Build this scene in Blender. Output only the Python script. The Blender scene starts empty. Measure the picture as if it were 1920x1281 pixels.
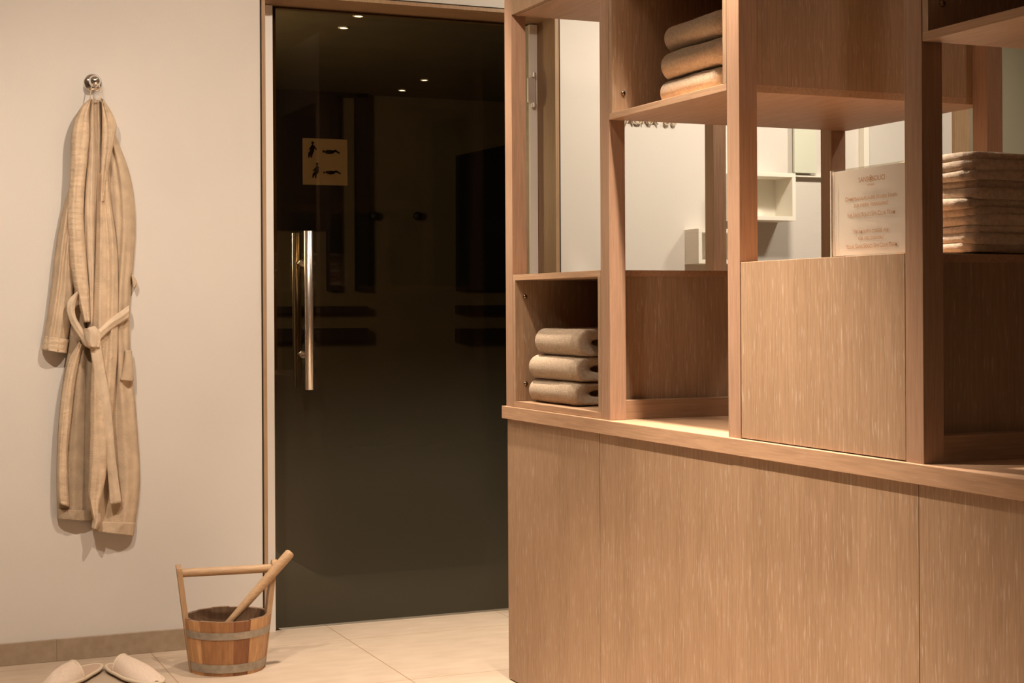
import bpy, bmesh, math, random
from mathutils import Vector, Matrix, noise
import numpy as np

random.seed(7)
SC = bpy.context.scene
COL = SC.collection
PI = math.pi

# ------------------------------------------------------------------ camera model
F, YAW, ROLL, CY, H = 2930.62, 0.405423, -0.00542947, 579.406, 1.07
_c, _s = math.cos, math.sin
_M = np.array([[_c(YAW), -_s(YAW), 0], [0, 0, -1], [_s(YAW), _c(YAW), 0]])
_Q = np.array([[_c(ROLL), -_s(ROLL), 0], [_s(ROLL), _c(ROLL), 0], [0, 0, 1]])
RM = _Q @ _M


def at(x, y, Y):
    """world point on the plane Y = const seen at photo position (x, y)"""
    d = RM.T @ np.array([(x - 960) / F, (y - CY) / F, 1.0])
    t = Y / d[1]
    return Vector((d[0] * t, Y, H + d[2] * t))


cam_d = bpy.data.cameras.new('camera')
cam = bpy.data.objects.new('camera', cam_d)
COL.objects.link(cam)
cam_d.sensor_width = 36
cam_d.lens = F / 1920 * 36
cam_d.shift_y = (CY - 640.5) / 1920
cam_d.clip_start = 0.05
r, d, f = RM[0], RM[1], RM[2]
cam.matrix_world = Matrix(((r[0], -d[0], -f[0], 0), (r[1], -d[1], -f[1], 0), (r[2], -d[2], -f[2], H), (0, 0, 0, 1)))
SC.camera = cam
SC.view_settings.view_transform = 'Standard'
SC.view_settings.look = 'None'
SC.view_settings.exposure = 0.0

# ------------------------------------------------------------------ materials


def lin(r_, g_, b_):
    def q(v):
        v /= 255.0
        return v / 12.92 if v <= 0.04045 else ((v + 0.055) / 1.055) ** 2.4
    return (q(r_), q(g_), q(b_), 1)


def new_mat(name):
    m = bpy.data.materials.new(name)
    m.use_nodes = True
    nt = m.node_tree
    b = nt.nodes['Principled BSDF']
    return m, nt, b


def N(nt, kind, **kw):
    n = nt.nodes.new(kind)
    for k, v in kw.items():
        if k.startswith('i_'):
            n.inputs[k[2:].replace('_', ' ')].default_value = v
        else:
            setattr(n, k, v)
    return n


def ramp(nt, fac, stops):
    n = nt.nodes.new('ShaderNodeValToRGB')
    e = n.color_ramp.elements
    while len(e) < len(stops):
        e.new(0.5)
    for k, (p, c) in enumerate(stops):
        e[k].position = p
        e[k].color = c
    nt.links.new(fac, n.inputs['Fac'])
    return n.outputs['Color']


def wood(name, axis, dark, light, fleck=0.35, rough=0.5, scale=1.0):
    """washed oak with the grain along one axis"""
    m, nt, b = new_mat(name)
    L = nt.links.new
    tc = N(nt, 'ShaderNodeTexCoord')
    oi = N(nt, 'ShaderNodeObjectInfo')
    add = N(nt, 'ShaderNodeVectorMath', operation='ADD')
    mul = N(nt, 'ShaderNodeVectorMath', operation='SCALE')
    comb = N(nt, 'ShaderNodeCombineXYZ')
    for k in 'XYZ':
        L(oi.outputs['Random'], comb.inputs[k])
    L(comb.outputs[0], mul.inputs[0])
    mul.inputs['Scale'].default_value = 7.0
    L(tc.outputs['Object'], add.inputs[0])
    L(mul.outputs[0], add.inputs[1])

    def tex(sc_across, sc_along, detail, dist=0.0):
        mp = N(nt, 'ShaderNodeMapping')
        s = [sc_across * scale] * 3
        s['XYZ'.index(axis)] = sc_along * scale
        mp.inputs['Scale'].default_value = s
        L(add.outputs[0], mp.inputs['Vector'])
        n = N(nt, 'ShaderNodeTexNoise')
        n.inputs['Scale'].default_value = 1.0
        n.inputs['Detail'].default_value = detail
        n.inputs['Distortion'].default_value = dist
        L(mp.outputs[0], n.inputs['Vector'])
        return n.outputs['Fac']
    broad = tex(9, 0.5, 3, 0.3)
    fine = tex(210, 9, 5)
    fl = tex(230, 22, 3)
    base = ramp(nt, broad, [(0.3, dark), (0.72, light)])
    mx = N(nt, 'ShaderNodeMix', data_type='RGBA', blend_type='MULTIPLY')
    mx.inputs['Factor'].default_value = 0.55
    L(base, mx.inputs[6])
    L(ramp(nt, fine, [(0.3, (0.66, 0.63, 0.60, 1)), (0.62, (1.05, 1.05, 1.05, 1))]), mx.inputs[7])
    m2 = N(nt, 'ShaderNodeMix', data_type='RGBA', blend_type='SCREEN')
    L(mx.outputs[2], m2.inputs[6])
    L(ramp(nt, fl, [(0.58, (0, 0, 0, 1)), (0.72, (fleck, fleck * .9, fleck * .78, 1))]), m2.inputs[7])
    m2.inputs['Factor'].default_value = 0.6
    L(m2.outputs[2], b.inputs['Base Color'])
    b.inputs['Roughness'].default_value = rough
    b.inputs['Specular IOR Level'].default_value = 0.3
    bp = N(nt, 'ShaderNodeBump')
    bp.inputs['Strength'].default_value = 0.08
    bp.inputs['Distance'].default_value = 0.001
    L(fine, bp.inputs['Height'])
    L(bp.outputs[0], b.inputs['Normal'])
    return m


def plain(name, col, rough=0.6, metal=0.0, noise_amt=0.0, nscale=8.0, bump=0.0, bscale=300.0, spec=0.3):
    m, nt, b = new_mat(name)
    L = nt.links.new
    b.inputs['Base Color'].default_value = col
    b.inputs['Roughness'].default_value = rough
    b.inputs['Metallic'].default_value = metal
    b.inputs['Specular IOR Level'].default_value = spec
    tc = N(nt, 'ShaderNodeTexCoord')
    if noise_amt:
        n = N(nt, 'ShaderNodeTexNoise')
        n.inputs['Scale'].default_value = nscale
        n.inputs['Detail'].default_value = 5
        L(tc.outputs['Object'], n.inputs['Vector'])
        lo = tuple(c * (1 - noise_amt) for c in col[:3]) + (1,)
        hi = tuple(min(1, c * (1 + noise_amt)) for c in col[:3]) + (1,)
        L(ramp(nt, n.outputs['Fac'], [(0.3, lo), (0.7, hi)]), b.inputs['Base Color'])
    if bump:
        n2 = N(nt, 'ShaderNodeTexNoise')
        n2.inputs['Scale'].default_value = bscale
        n2.inputs['Detail'].default_value = 4
        L(tc.outputs['Object'], n2.inputs['Vector'])
        bp = N(nt, 'ShaderNodeBump')
        bp.inputs['Strength'].default_value = bump
        bp.inputs['Distance'].default_value = 0.002
        L(n2.outputs['Fac'], bp.inputs['Height'])
        L(bp.outputs[0], b.inputs['Normal'])
    return m


def emit(name, col, strength):
    m, nt, b = new_mat(name)
    b.inputs['Base Color'].default_value = col
    b.inputs['Emission Color'].default_value = col
    b.inputs['Emission Strength'].default_value = strength
    return m


OAK_D, OAK_L = (0.305, 0.188, 0.107, 1), (0.365, 0.232, 0.139, 1)
M = {}
M['oak'] = wood('washed_oak_upright', 'Z', OAK_D, OAK_L, 0.24)
M['oak_post'] = wood('oak_post', 'Z', (0.335, 0.196, 0.120, 1), (0.370, 0.220, 0.138, 1), 0.05)
M['oak_y'] = wood('washed_oak_lengthwise', 'Y', (0.39, 0.232, 0.135, 1), (0.45, 0.275, 0.163, 1), 0.08)
M['oak_x'] = wood('washed_oak_crosswise', 'X', (0.325, 0.187, 0.104, 1), (0.375, 0.225, 0.128, 1), 0.08)
M['casing'] = wood('oak_casing', 'Z', (0.34, 0.21, 0.115, 1), (0.40, 0.255, 0.145, 1), 0.05)
M['dark_wood'] = plain('dark_steam_wood', (0.004, 0.0017, 0.0012, 1), 0.6, noise_amt=0.2)
M['wall'] = plain('cream_plaster', (0.64, 0.585, 0.525, 1), 0.85, noise_amt=0.02, nscale=3, bump=0.12, bscale=160)
M['ceiling'] = plain('ceiling_paint', (0.60, 0.555, 0.50, 1), 0.9)
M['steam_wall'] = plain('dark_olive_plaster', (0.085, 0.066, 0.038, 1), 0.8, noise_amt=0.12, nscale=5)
M['white'] = plain('white_lacquer', (0.80, 0.745, 0.64, 1), 0.5)
M['alu'] = plain('pale_aluminium', (0.86, 0.81, 0.74, 1), 0.5)
M['steel'] = plain('brushed_steel', (0.78, 0.72, 0.65, 1), 0.28, metal=1.0)
M['chrome'] = plain('chrome', (0.82, 0.80, 0.78, 1), 0.06, metal=1.0)
M['hinge'] = plain('satin_hinge', (0.80, 0.74, 0.68, 1), 0.35, metal=0.5)
M['screw'] = plain('nickel_screw', (0.30, 0.20, 0.13, 1), 0.25, metal=1.0)
M['gap'] = plain('gap_shadow', (0.03, 0.02, 0.012, 1), 0.9)
M['hook_dark'] = plain('dark_knob', (0.004, 0.003, 0.002, 1), 0.6)
M['black'] = plain('black_opening_shade', (0.001, 0.0008, 0.0006, 1), 0.9)
M['towel'] = plain('beige_terry', (0.43, 0.33, 0.235, 1), 0.95, noise_amt=0.14, nscale=140, bump=0.9, bscale=420, spec=0.05)
M['towel_grey'] = plain('taupe_terry', (0.58, 0.46, 0.35, 1), 0.95, noise_amt=0.16, nscale=110, bump=0.9, bscale=380, spec=0.05)
M['slipper'] = plain('pale_terry', (0.74, 0.59, 0.47, 1), 0.95, noise_amt=0.05, nscale=180, bump=0.5, bscale=420, spec=0.05)
M['insole'] = plain('insole_terry', (0.55, 0.395, 0.295, 1), 0.95, noise_amt=0.05, nscale=180, bump=0.4, bscale=420, spec=0.05)
M['piping'] = plain('cream_piping', (0.70, 0.58, 0.43, 1), 0.8)
M['sole'] = plain('brown_sole', (0.09, 0.055, 0.03, 1), 0.8)
M['hoop'] = plain('galvanised_hoop', (0.38, 0.335, 0.275, 1), 0.45, metal=0.55, noise_amt=0.15, nscale=60)
M['pale_wood'] = wood('pale_dowel', 'X', (0.40, 0.245, 0.128, 1), (0.49, 0.315, 0.178, 1), 0.02, scale=1.2)
M['pale_wood_z'] = wood('pale_stave', 'Z', (0.40, 0.242, 0.125, 1), (0.48, 0.305, 0.17, 1), 0.02, scale=1.2)
M['paper'] = plain('white_card', (0.66, 0.57, 0.53, 1), 0.6)
M['door_paper'] = plain('notice_paper', (0.86, 0.82, 0.74, 1), 0.7)
M['ink'] = plain('dark_print', (0.010, 0.006, 0.004, 1), 0.7)
M['ink_red'] = plain('red_brown_print', (0.06, 0.008, 0.006, 1), 0.7)
M['copper_ink'] = plain('copper_print', (0.33, 0.17, 0.08, 1), 0.5)
M['letter'] = plain('brass_letters', (0.62, 0.50, 0.36, 1), 0.35, metal=0.4)
M['bulb'] = emit('downlight_lens', (1, 0.93, 0.82, 1), 60)
M['frosted_green'] = plain('frosted_green_glass', (0.62, 0.62, 0.50, 1), 0.35)
M['frosted_door'] = plain('frosted_door_glass', (0.36, 0.325, 0.23, 1), 0.4)
M['kick'] = plain('dark_plinth', (0.05, 0.035, 0.02, 1), 0.7)


def cloth_mat(name, col, ribs):
    """waffle robe cloth: fine rows of ribs plus soft mottling"""
    m, nt, b = new_mat(name)
    L = nt.links.new
    tc = N(nt, 'ShaderNodeTexCoord')
    n = N(nt, 'ShaderNodeTexNoise')
    n.inputs['Scale'].default_value = 26
    n.inputs['Detail'].default_value = 6
    L(tc.outputs['Object'], n.inputs['Vector'])
    lo = tuple(c * .86 for c in col[:3]) + (1,)
    hi = tuple(c * 1.1 for c in col[:3]) + (1,)
    L(ramp(nt, n.outputs['Fac'], [(0.3, lo), (0.7, hi)]), b.inputs['Base Color'])
    b.inputs['Roughness'].default_value = 0.95
    b.inputs['Specular IOR Level'].default_value = 0.05
    n2 = N(nt, 'ShaderNodeTexNoise')
    mp = N(nt, 'ShaderNodeMapping')
    mp.inputs['Scale'].default_value = (90, 90, 330) if ribs else (300, 300, 300)
    L(tc.outputs['Object'], mp.inputs['Vector'])
    n2.inputs['Scale'].default_value = 1
    n2.inputs['Detail'].default_value = 3
    L(mp.outputs[0], n2.inputs['Vector'])
    bp = N(nt, 'ShaderNodeBump')
    bp.inputs['Strength'].default_value = 0.7
    bp.inputs['Distance'].default_value = 0.0025
    L(n2.outputs['Fac'], bp.inputs['Height'])
    L(bp.outputs[0], b.inputs['Normal'])
    return m


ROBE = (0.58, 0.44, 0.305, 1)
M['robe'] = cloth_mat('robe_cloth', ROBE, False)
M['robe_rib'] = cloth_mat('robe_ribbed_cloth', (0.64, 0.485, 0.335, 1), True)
M['robe_in'] = cloth_mat('shaded_robe_lining', (0.42, 0.315, 0.215, 1), False)  # lining colour darkened for the shade inside the robe
M['belt'] = cloth_mat('belt_cloth', (0.66, 0.515, 0.37, 1), False)


def floor_mat():
    m, nt, b = new_mat('limestone_tiles')
    L = nt.links.new
    tc = N(nt, 'ShaderNodeTexCoord')
    sep = N(nt, 'ShaderNodeSeparateXYZ')
    L(tc.outputs['Object'], sep.inputs[0])

    def grout(sock, pitch, off):
        a = N(nt, 'ShaderNodeMath', operation='SUBTRACT')
        L(sock, a.inputs[0])
        a.inputs[1].default_value = off
        q = N(nt, 'ShaderNodeMath', operation='PINGPONG')
        L(a.outputs[0], q.inputs[0])
        q.inputs[1].default_value = pitch / 2
        lt = N(nt, 'ShaderNodeMath', operation='LESS_THAN')
        L(q.outputs[0], lt.inputs[0])
        lt.inputs[1].default_value = 0.0017
        return lt.outputs[0]
    gx = grout(sep.outputs['X'], 0.62, GX)
    gy = grout(sep.outputs['Y'], 0.60, GY)
    mx = N(nt, 'ShaderNodeMath', operation='MAXIMUM')
    L(gx, mx.inputs[0])
    L(gy, mx.inputs[1])
    n = N(nt, 'ShaderNodeTexNoise')
    n.inputs['Scale'].default_value = 9
    n.inputs['Detail'].default_value = 7
    mp = N(nt, 'ShaderNodeMapping')
    mp.inputs['Scale'].default_value = (1, 2.5, 1)
    L(tc.outputs['Object'], mp.inputs['Vector'])
    L(mp.outputs[0], n.inputs['Vector'])
    c = ramp(nt, n.outputs['Fac'], [(0.25, (0.47, 0.36, 0.262, 1)), (0.75, (0.56, 0.44, 0.33, 1))])
    mix = N(nt, 'ShaderNodeMix', data_type='RGBA')
    L(mx.outputs[0], mix.inputs['Factor'])
    L(c, mix.inputs[6])
    mix.inputs[7].default_value = (0.34, 0.22, 0.13, 1)
    L(mix.outputs[2], b.inputs['Base Color'])
    b.inputs['Roughness'].default_value = 0.45
    b.inputs['Specular IOR Level'].default_value = 0.3
    return m


GX, GY = 1.505, 4.27
M['floor'] = floor_mat()


def skirting_mat():
    m, nt, b = new_mat('skirting_tiles')
    L = nt.links.new
    tc = N(nt, 'ShaderNodeTexCoord')
    sep = N(nt, 'ShaderNodeSeparateXYZ')
    L(tc.outputs['Object'], sep.inputs[0])
    a = N(nt, 'ShaderNodeMath', operation='SUBTRACT')
    L(sep.outputs['X'], a.inputs[0])
    a.inputs[1].default_value = 0.60
    q = N(nt, 'ShaderNodeMath', operation='PINGPONG')
    L(a.outputs[0], q.inputs[0])
    q.inputs[1].default_value = 0.3575
    lt = N(nt, 'ShaderNodeMath', operation='LESS_THAN')
    L(q.outputs[0], lt.inputs[0])
    lt.inputs[1].default_value = 0.0013
    n = N(nt, 'ShaderNodeTexNoise')
    n.inputs['Scale'].default_value = 30
    n.inputs['Detail'].default_value = 6
    L(tc.outputs['Object'], n.inputs['Vector'])
    c = ramp(nt, n.outputs['Fac'], [(0.3, (0.30, 0.215, 0.14, 1)), (0.7, (0.38, 0.285, 0.195, 1))])
    mix = N(nt, 'ShaderNodeMix', data_type='RGBA')
    L(lt.outputs[0], mix.inputs['Factor'])
    L(c, mix.inputs[6])
    mix.inputs[7].default_value = (0.24, 0.17, 0.11, 1)
    L(mix.outputs[2], b.inputs['Base Color'])
    b.inputs['Roughness'].default_value = 0.5
    return m


M['skirting'] = skirting_mat()


def glass_mat():
    """bronze tinted door glass, frosted film fading in over the lower half"""
    m = bpy.data.materials.new('bronze_tinted_glass')
    m.use_nodes = True
    nt = m.node_tree
    nt.nodes.clear()
    L = nt.links.new
    out = N(nt, 'ShaderNodeOutputMaterial')
    tr = N(nt, 'ShaderNodeBsdfTransparent')
    tr.inputs['Color'].default_value = (0.50, 0.435, 0.335, 1)
    gl = N(nt, 'ShaderNodeBsdfGlossy')
    gl.inputs['Roughness'].default_value = 0.0
    gl.inputs['Color'].default_value = (1, .95, .88, 1)
    fr = N(nt, 'ShaderNodeBsdfDiffuse')
    fr.inputs['Color'].default_value = (0.033, 0.031, 0.021, 1)
    g2 = N(nt, 'ShaderNodeBsdfGlossy')
    g2.inputs['Roughness'].default_value = 0.28
    g2.inputs['Color'].default_value = (1, .9, .72, 1)
    frost = N(nt, 'ShaderNodeMixShader')
    frost.inputs[0].default_value = 0.03
    L(fr.outputs[0], frost.inputs[1])
    L(g2.outputs[0], frost.inputs[2])
    tc = N(nt, 'ShaderNodeTexCoord')
    sep = N(nt, 'ShaderNodeSeparateXYZ')
    L(tc.outputs['Object'], sep.inputs[0])
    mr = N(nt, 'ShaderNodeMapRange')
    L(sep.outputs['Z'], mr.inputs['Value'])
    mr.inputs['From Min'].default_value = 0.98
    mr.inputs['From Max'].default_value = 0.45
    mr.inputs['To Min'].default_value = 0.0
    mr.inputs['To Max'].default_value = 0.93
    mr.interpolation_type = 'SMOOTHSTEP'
    m1 = N(nt, 'ShaderNodeMixShader')
    L(mr.outputs[0], m1.inputs[0])
    L(tr.outputs[0], m1.inputs[1])
    L(frost.outputs[0], m1.inputs[2])
    m2 = N(nt, 'ShaderNodeMixShader')
    m2.inputs[0].default_value = 0.014
    L(m1.outputs[0], m2.inputs[1])
    L(gl.outputs[0], m2.inputs[2])
    L(m2.outputs[0], out.inputs['Surface'])
    return m


M['glass'] = glass_mat()


def acrylic_mat():
    m = bpy.data.materials.new('clear_acrylic')
    m.use_nodes = True
    nt = m.node_tree
    nt.nodes.clear()
    L = nt.links.new
    out = N(nt, 'ShaderNodeOutputMaterial')
    tr = N(nt, 'ShaderNodeBsdfTransparent')
    tr.inputs['Color'].default_value = (0.93, 0.92, 0.88, 1)
    gl = N(nt, 'ShaderNodeBsdfGlossy')
    gl.inputs['Roughness'].default_value = 0.03
    mx = N(nt, 'ShaderNodeMixShader')
    mx.inputs[0].default_value = 0.07
    L(tr.outputs[0], mx.inputs[1])
    L(gl.outputs[0], mx.inputs[2])
    L(mx.outputs[0], out.inputs['Surface'])
    return m


M['acrylic'] = acrylic_mat()


def stave_mat():
    m, nt, b = new_mat('bucket_staves')
    L = nt.links.new
    at_ = N(nt, 'ShaderNodeAttribute')
    at_.attribute_name = 'stave'
    tc = N(nt, 'ShaderNodeTexCoord')
    mp = N(nt, 'ShaderNodeMapping')
    mp.inputs['Scale'].default_value = (90, 90, 5)
    L(tc.outputs['Object'], mp.inputs['Vector'])
    n = N(nt, 'ShaderNodeTexNoise')
    n.inputs['Scale'].default_value = 1
    n.inputs['Detail'].default_value = 5
    n.inputs['Distortion'].default_value = 0.6
    L(mp.outputs[0], n.inputs['Vector'])
    mx = N(nt, 'ShaderNodeMix', data_type='RGBA', blend_type='MULTIPLY')
    mx.inputs['Factor'].default_value = 0.7
    L(at_.outputs['Color'], mx.inputs[6])
    L(ramp(nt, n.outputs['Fac'], [(0.3, (0.62, 0.52, 0.45, 1)), (0.65, (1.1, 1.1, 1.1, 1))]), mx.inputs[7])
    L(mx.outputs[2], b.inputs['Base Color'])
    b.inputs['Roughness'].default_value = 0.42
    return m


M['stave'] = stave_mat()

# ------------------------------------------------------------------ object helpers
LOC = {}


def link_mesh(name, bm, mat, parent=None, smooth=False, origin=None):
    """link a bmesh given in world coordinates as one object"""
    bmesh.ops.recalc_face_normals(bm, faces=bm.faces[:])
    o_loc = Vector((0, 0, 0))
    if parent is not None:
        o_loc = LOC[parent.name]
    elif origin is not None:
        o_loc = Vector(origin)
    bmesh.ops.translate(bm, verts=bm.verts[:], vec=-o_loc)
    me = bpy.data.meshes.new(name)
    bm.to_mesh(me)
    bm.free()
    mats = mat if isinstance(mat, (list, tuple)) else [mat]
    for k in mats:
        me.materials.append(k)
    if smooth:
        for p in me.polygons:
            p.use_smooth = True
    o = bpy.data.objects.new(name, me)
    COL.objects.link(o)
    if parent is not None:
        o.parent = parent
    else:
        o.location = o_loc
    LOC[o.name] = o_loc
    return o


def tag(o, label, cat, group=None, kind=None):
    o['label'] = label
    o['category'] = cat
    if group:
        o['group'] = group
    if kind:
        o['kind'] = kind
    return o


def thing(name, label, cat, loc, group=None, kind=None):
    o = bpy.data.objects.new(name, None)
    o.empty_display_size = 0.05
    COL.objects.link(o)
    o.location = loc
    LOC[o.name] = Vector(loc)
    return tag(o, label, cat, group, kind)


def struct(o):
    o['kind'] = 'structure'
    return o


def box(bm, x0, x1, y0, y1, z0, z1, bev=0.0):
    vs = [bm.verts.new((x, y, z)) for z in (z0, z1) for y in (y0, y1) for x in (x0, x1)]
    fs = [(0, 1, 3, 2), (4, 5, 7, 6), (0, 1, 5, 4), (2, 3, 7, 6), (0, 2, 6, 4), (1, 3, 7, 5)]
    faces = [bm.faces.new([vs[i] for i in q]) for q in fs]
    bmesh.ops.recalc_face_normals(bm, faces=faces)
    if bev:
        es = list({e for fc in faces for e in fc.edges})
        bmesh.ops.bevel(bm, geom=es, offset=bev, segments=2, affect='EDGES', profile=0.6)
    return bm


def bx(x0, x1, y0, y1, z0, z1, bev=0.0):
    return box(bmesh.new(), x0, x1, y0, y1, z0, z1, bev)


def tube(bm, pts, rad, seg=16, cap=True):
    """sweep a circle along points; rad a number or a list"""
    pts = [Vector(p) for p in pts]
    rs = rad if isinstance(rad, (list, tuple)) else [rad] * len(pts)
    rings = []
    up0 = None
    for i, p in enumerate(pts):
        t = (pts[min(i + 1, len(pts) - 1)] - pts[max(i - 1, 0)]).normalized()
        if up0 is None:
            up0 = t.orthogonal().normalized()
        u = (up0 - t * up0.dot(t)).normalized()
        up0 = u
        w = t.cross(u)
        rings.append([bm.verts.new(p + (u * math.cos(2 * PI * k / seg) + w * math.sin(2 * PI * k / seg)) * rs[i]) for k in range(seg)])
    for a, b2 in zip(rings, rings[1:]):
        for k in range(seg):
            bm.faces.new([a[k], a[(k + 1) % seg], b2[(k + 1) % seg], b2[k]])
    if cap:
        bm.faces.new(rings[0][::-1])
        bm.faces.new(rings[-1])
    return bm


def lathe(bm, prof, centre, axis, seg=32):
    """revolve (radius, along) pairs about an axis through centre"""
    axis = Vector(axis).normalized()
    u = axis.orthogonal().normalized()
    w = axis.cross(u)
    c0 = Vector(centre)
    rings = []
    for rr, h in prof:
        if rr < 1e-6:
            rings.append([bm.verts.new(c0 + axis * h)])
        else:
            rings.append([bm.verts.new(c0 + axis * h + (u * math.cos(2 * PI * k / seg) + w * math.sin(2 * PI * k / seg)) * rr) for k in range(seg)])
    for a, b2 in zip(rings, rings[1:]):
        for k in range(seg):
            k2 = (k + 1) % seg
            if len(a) == 1 and len(b2) == 1:
                continue
            if len(a) == 1:
                bm.faces.new([a[0], b2[k], b2[k2]])
            elif len(b2) == 1:
                bm.faces.new([a[k], a[k2], b2[0]])
            else:
                bm.faces.new([a[k], a[k2], b2[k2], b2[k]])
    return bm


def poly(bm, pts):
    return bm.faces.new([bm.verts.new(p) for p in pts])


def copy_tree(root):
    n = root.copy()
    COL.objects.link(n)
    for ch in list(root.children):
        c = ch.copy()
        COL.objects.link(c)
        c.parent = n
        for g in list(ch.children):
            q = g.copy()
            COL.objects.link(q)
            q.parent = c
    return n


# ------------------------------------------------------------------ the room
W = 4.95            # front plane of the door wall
G = 5.11            # plane of the glass door
CZ = 2.60
XL, XR, YB = -2.4, 5.6, -2.6
CX0, CX1, CTOP = 1.250, 2.306, 2.101     # outer edges of the door casing


def S(name, bm, mat):
    return struct(link_mesh(name, bm, mat))


S('floor', bx(XL - .1, XR + .1, YB - .1, 9.5, -0.05, 0), M['floor'])
S('ceiling', bx(XL - .1, XR + .1, YB - .1, W + .20, CZ, CZ + 0.05), M['ceiling'])
b = bmesh.new()
box(b, XL, CX0, W, W + .20, 0, CZ)
box(b, CX0, CX1, W, W + .20, CTOP, CZ)
D2a, D2b, D2t = 4.005, 5.05, 2.36        # second door opening
box(b, CX1, D2a, W, W + .20, 0, CZ)
box(b, D2a, D2b, W, W + .20, D2t, CZ)
box(b, D2b, XR, W, W + .20, 0, CZ)
S('wall_front', b, M['wall'])
S('wall_left', bx(XL - .1, XL, YB, W + .20, 0, CZ), M['wall'])
S('wall_right', bx(XR, XR + .1, YB, W + .20, 0, CZ), M['wall'])
S('wall_back', bx(XL, XR, YB - .1, YB, 0, CZ), M['wall'])
S('baseboard_left', bx(XL, CX0 - .004, W - .011, W, 0, 0.067, 0.0015), M['skirting'])
S('baseboard_right', bx(CX1 + .004, D2a - .004, W - .011, W, 0, 0.067, 0.0015), M['skirting'])

# steam room behind the glass door
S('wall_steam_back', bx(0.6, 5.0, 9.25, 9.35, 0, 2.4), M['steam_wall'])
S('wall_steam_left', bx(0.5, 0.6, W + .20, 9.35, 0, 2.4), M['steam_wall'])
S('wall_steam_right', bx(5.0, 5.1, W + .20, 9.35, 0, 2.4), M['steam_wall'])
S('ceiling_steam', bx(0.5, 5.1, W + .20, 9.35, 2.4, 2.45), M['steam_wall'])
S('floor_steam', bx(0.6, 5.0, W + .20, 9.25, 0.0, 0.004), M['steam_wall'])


def prect(bm, x0, y0, x1, y1, Y, th):
    """a board whose front rectangle is seen at the given photo corners"""
    a = at(x0, y1, Y)
    c = at(x1, y0, Y)
    return box(bm, a.x, c.x, Y, Y + th, a.z, c.z)


YS = 9.18
b = bmesh.new()
prect(b, 470, 157, 690, 172, YS, .06)
prect(b, 671, 172, 690, 545, YS, .06)
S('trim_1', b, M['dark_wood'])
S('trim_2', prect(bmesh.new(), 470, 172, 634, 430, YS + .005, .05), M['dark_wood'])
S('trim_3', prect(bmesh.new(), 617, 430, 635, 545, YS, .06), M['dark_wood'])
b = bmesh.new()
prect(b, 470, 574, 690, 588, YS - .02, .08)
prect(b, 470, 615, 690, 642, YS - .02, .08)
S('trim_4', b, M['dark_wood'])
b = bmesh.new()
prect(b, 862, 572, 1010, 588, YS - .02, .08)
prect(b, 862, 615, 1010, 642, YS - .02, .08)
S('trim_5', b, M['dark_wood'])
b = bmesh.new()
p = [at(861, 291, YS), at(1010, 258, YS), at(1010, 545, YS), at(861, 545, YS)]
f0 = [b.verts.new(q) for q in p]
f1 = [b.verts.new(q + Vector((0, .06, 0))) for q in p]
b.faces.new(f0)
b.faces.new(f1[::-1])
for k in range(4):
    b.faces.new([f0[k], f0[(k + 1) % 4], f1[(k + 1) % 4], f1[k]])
S('trim_6', b, M['black'])  # black slab painted in for the shade of a dark opening
for (px, lab) in ((703, 'left'), (784, 'right')):
    q = at(px, 405, 9.20)
    b = lathe(bmesh.new(), [(0, .0), (.016, 0), (.016, .03), (.026, .035), (.026, .05), (.0, .055)], (q.x, 9.25, q.z), (0, -1, 0), 20)
    o = link_mesh('robe_hook', b, M['hook_dark'], None, True, (q.x, 9.25, q.z))
    tag(o, 'small dark round hook on the wall seen through the glass door, %s of the two' % lab, 'hook', 'hooks behind the glass door')

# ------------------------------------------------------------------ glass door and its frame
IN0, IN1, INT = CX0 + .012, CX1 - .014, CTOP - .012
dr = thing('door_1', 'tall bronze tinted glass door in a slim oak frame with steel bar handle', 'door', (1.78, G, 0), kind='structure')
b = bmesh.new()
box(b, CX0, IN0, W - .003, W + .19, 0, CTOP)
box(b, IN1, CX1, W - .003, W + .19, 0, CTOP)
box(b, IN0, IN1, W - .003, W + .19, INT, CTOP)
link_mesh('frame', b, M['casing'], dr)
b = bmesh.new()
box(b, CX0 - .005, CX0 - .0005, W - .002, W - .0005, 0.0, CTOP)
box(b, CX1 + .0005, CX1 + .005, W - .002, W - .0005, 0.0, CTOP)
box(b, CX0, CX1, W - .002, W - .0005, CTOP + .0005, CTOP + .004)
link_mesh('shadow_strip', b, M['gap'], dr)  # dark strips painted for the shadow line round the casing
b = bmesh.new()
box(b, IN0, 1.3245, G - .015, G + .03, 0.0, INT - .004)
box(b, 2.262, IN1 - .002, G - .015, G + .03, 0.0, INT - .004)
link_mesh('jamb_profile', b, M['alu'], dr)
b = bmesh.new()
box(b, 1.3245, 1.342, G + .012, G + .04, 0.0, INT)
box(b, 1.3245, 2.262, G + .012, G + .04, INT - .006, INT)
link_mesh('door_stop', b, M['casing'], dr)
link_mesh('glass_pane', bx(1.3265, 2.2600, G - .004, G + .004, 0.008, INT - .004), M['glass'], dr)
q0, q1 = at(579, 433, 5.035), at(580, 731, 5.035)
hx = (q0.x + q1.x) / 2
h = link_mesh('handle', lathe(bmesh.new(), [(0, 0), (.0135, 0), (.0147, .0012), (.0147, q0.z - q1.z - .0012), (.0135, q0.z - q1.z), (0, q0.z - q1.z)], (hx, 5.035, q1.z), (0, 0, 1), 28), M['steel'], dr, True)
h_refl = link_mesh('handle', lathe(bmesh.new(), [(0, 0), (.0135, 0), (.0147, .0012), (.0147, q0.z - q1.z - .0012), (.0135, q0.z - q1.z), (0, q0.z - q1.z)], (hx, 5.185, q1.z), (0, 0, 1), 28), M['steel'], dr, True)  # inner handle added for the reflection of the outer one
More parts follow.
